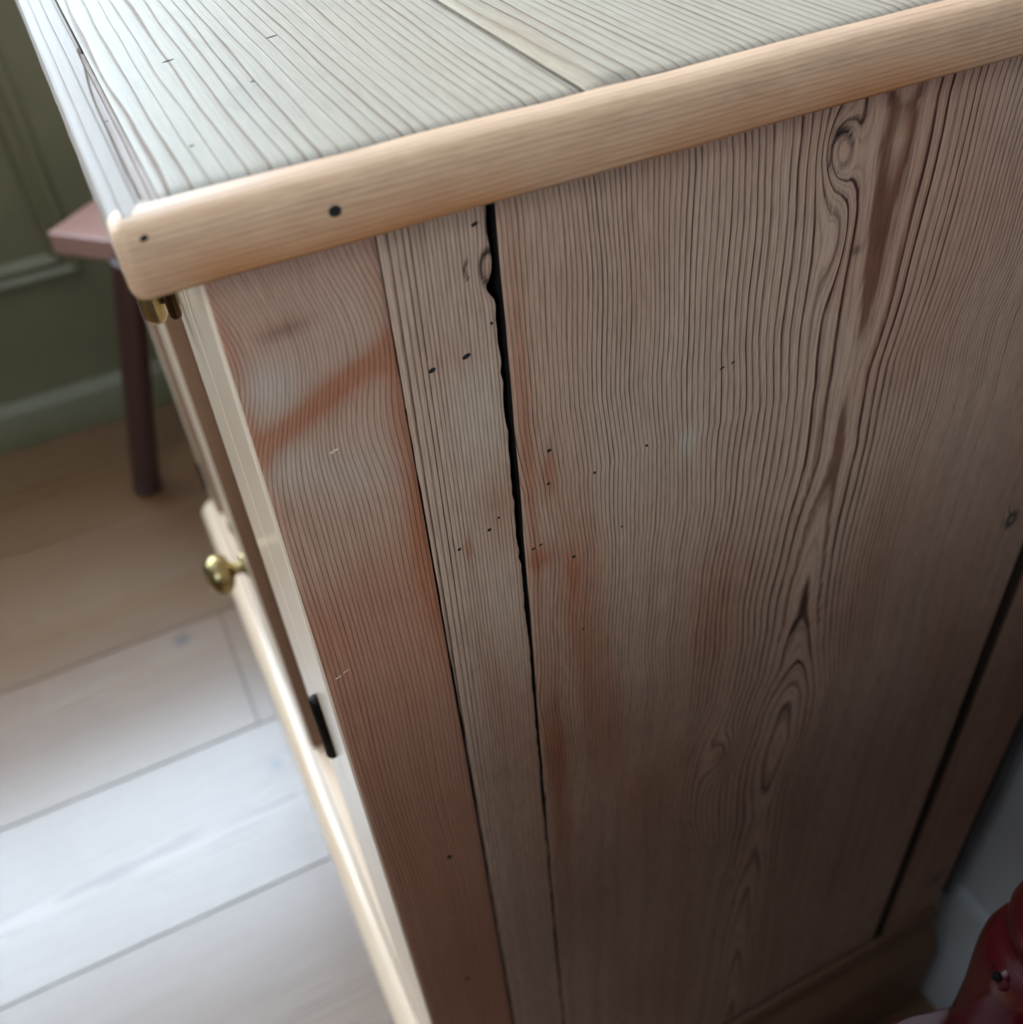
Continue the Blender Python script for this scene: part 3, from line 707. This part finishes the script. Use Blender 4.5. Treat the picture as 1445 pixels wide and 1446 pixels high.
# ------------------------------------------------------------------ dark stool by the green wall
K = Vector((-0.077, 1.14, 0.45)); e1 = Vector((math.cos(math.radians(-46)), math.sin(math.radians(-46)), 0)); e2 = Vector((-e1.y, e1.x, 0))
SZ = 0.29; cen = K+e1*SZ/2+e2*SZ/2
stool = tag(empty('wooden_stool', (cen.x, cen.y, 0)), 'small dark brown wooden stool with round splayed legs by the olive green wall', 'stool')
me = box_mesh('seat', -SZ/2, SZ/2, -SZ/2, SZ/2, 0.418, 0.45, 0.004, 3); grain(me, 'x', 180, 0.5, 43.0)
so = link('seat', me, M['stool_seat'], stool); so.rotation_euler = (0, 0, math.radians(-46)); smooth(me, 60)
w = so.modifiers.new('wn', 'WEIGHTED_NORMAL')
lt = Vector((0.004, 1.055, 0.425)); lb = Vector((-0.084, 1.152, 0.0))
ot, ob = lt-Vector((cen.x, cen.y, 0)), lb-Vector((cen.x, cen.y, 0))
for q in range(4):
    R = Matrix.Rotation(math.pi/2*q, 3, 'Z')
    a, b = R @ ob, R @ ot; L = (b-a).length
    lathe('leg', [(0.020, 0), (0.0225, 0.006), (0.0215, 0.05), (0.0205, L*0.5), (0.0185, L)], M['stool'], stool, 24, center=tuple(a), axis='line', top=tuple(b), seed=q)

# ------------------------------------------------------------------ red chair beside the cupboard
# its frame: origin at the visible back post, x along the back edge of the seat, y towards the cupboard
chair = tag(empty('painted_chair', (0.2365, -0.1561, 0)), 'dark red painted wooden chair with chipped turned back post beside white skirting', 'chair')
chair.rotation_euler = (0, 0, math.radians(-16.3))
SEAT = 0.50
out = []
x0, x1, y0, y1, r = -0.070, 0.212, -0.350, 0.0185, 0.035
for (cx, cy, t0) in ((x1-r, y1-r, 0), (x0+r, y1-r, 90), (x0+r, y0+r, 180), (x1-r, y0+r, 270)):
    for i in range(9):
        t = math.radians(t0+90*i/8); out.append((cx+r*math.cos(t), cy+r*math.sin(t)))
vs = []; k = len(out); mx, my = (x0+x1)/2, (y0+y1)/2
for z, f in ((SEAT-0.030, 0.94), (SEAT-0.024, 0.985), (SEAT-0.012, 1.0), (SEAT-0.004, 0.997), (SEAT, 0.985)):
    vs += [(mx+(x-mx)*f, my+(y-my)*f, z) for x, y in out]
fs = [(i*k+j, i*k+(j+1) % k, (i+1)*k+(j+1) % k, (i+1)*k+j) for i in range(4) for j in range(k)]
fs += [tuple(range(k))[::-1], tuple(4*k+j for j in range(k))]
me = bpy.data.meshes.new('seat'); me.from_pydata(vs, [], fs); grain(me); smooth(me, 50); link('seat', me, M['red'], chair)
prof = [(0.0225, 0), (0.0228, 0.015), (0.0234, 0.035), (0.0255, 0.060), (0.0263, 0.074), (0.0262, 0.082), (0.0248, 0.089), (0.0215, 0.0935), (0.0185, 0.095), (0.0180, 0.097), (0.0200, 0.1005), (0.0222, 0.107), (0.0228, 0.114), (0.0218, 0.122), (0.0180, 0.131), (0.0140, 0.138), (0.0150, 0.17), (0.0175, 0.24), (0.0150, 0.32), (0.013, 0.36)]
for px in (0.0, 0.142):
    bpost = lathe('back_post', prof, M['red'], chair, 40, center=(px, 0, SEAT-0.001))
    if px == 0.0:
        an = Matrix.Rotation(math.radians(16.3), 3, 'Z') @ Vector((-0.991, 0.132, 0))
        bm = bmesh.new(); bmesh.ops.create_uvsphere(bm, u_segments=16, v_segments=10, radius=0.006)
        bmesh.ops.transform(bm, matrix=Matrix.Translation(Vector((0, 0, SEAT+0.084))+an*0.0225) @ Matrix.Diagonal((0.9, 1, 1.1, 1)), verts=bm.verts[:])
        me = bpy.data.meshes.new('plug'); bm.to_mesh(me); bm.free(); grain(me); smooth(me, 180); link('plug', me, M['red'], bpost)
        bm = bmesh.new(); bmesh.ops.create_uvsphere(bm, u_segments=10, v_segments=8, radius=0.0022)
        bmesh.ops.transform(bm, matrix=Matrix.Translation(Vector((0, 0, SEAT+0.088))+an*0.0272), verts=bm.verts[:])
        me = bpy.data.meshes.new('screw_hole'); bm.to_mesh(me); bm.free(); grain(me); link('screw_hole', me, M['hole'], bpost)
box('crest_rail', -0.022, 0.164, -0.010, 0.010, SEAT+0.345, SEAT+0.42, M['red'], chair, bev=0.005, seg=3)
for (lx, ly, bx, by) in ((-0.040, -0.015, -0.055, 0.0), (0.182, -0.015, 0.197, 0.0), (-0.040, -0.315, -0.055, -0.335), (0.182, -0.315, 0.197, -0.335)):
    a, b = Vector((bx, by, 0)), Vector((lx, ly, SEAT-0.025)); L = (b-a).length
    lathe('leg', [(0.011, 0), (0.014, 0.05), (0.018, 0.16), (0.013, 0.19), (0.019, 0.21), (0.020, 0.30), (0.016, L)], M['red'], chair, 24, center=tuple(a), axis='line', top=tuple(b))
for (xa, ya, xb_, yb_) in ((-0.048, -0.17, 0.190, -0.17), (-0.050, -0.01, -0.050, -0.325), (0.192, -0.01, 0.192, -0.325)):
    lathe('stretcher', [(0.008, 0), (0.011, 0.05), (0.011, math.hypot(xb_-xa, yb_-ya)-0.05), (0.008, math.hypot(xb_-xa, yb_-ya))], M['red'], chair, 16, center=(xa, ya, 0.21), axis='line', top=(xb_, yb_, 0.21))

# ------------------------------------------------------------------ worktop added out of view over the chair seat to shade the cupboard side
blocker = tag(empty('shade_board', (0.102, -0.4565, 0.82)), 'dark wooden worktop added out of view to shade the lower cupboard side', 'light_blocker')
for i in range(4):
    ya = -0.2215+0.111*i
    box('plank', -0.362, 0.362, ya+0.0006, ya+0.1104, -0.015, 0.015, M['stool'], blocker, bev=0.002, axis='x', dens=160, seed=60+i)
box('batten', -0.360, 0.360, -0.2210, -0.199, -0.055, -0.0155, M['stool'], blocker, axis='xz', seed=66)
box('batten', 0.340, 0.362, -0.198, 0.15, -0.055, -0.0155, M['stool'], blocker, axis='y', seed=67)
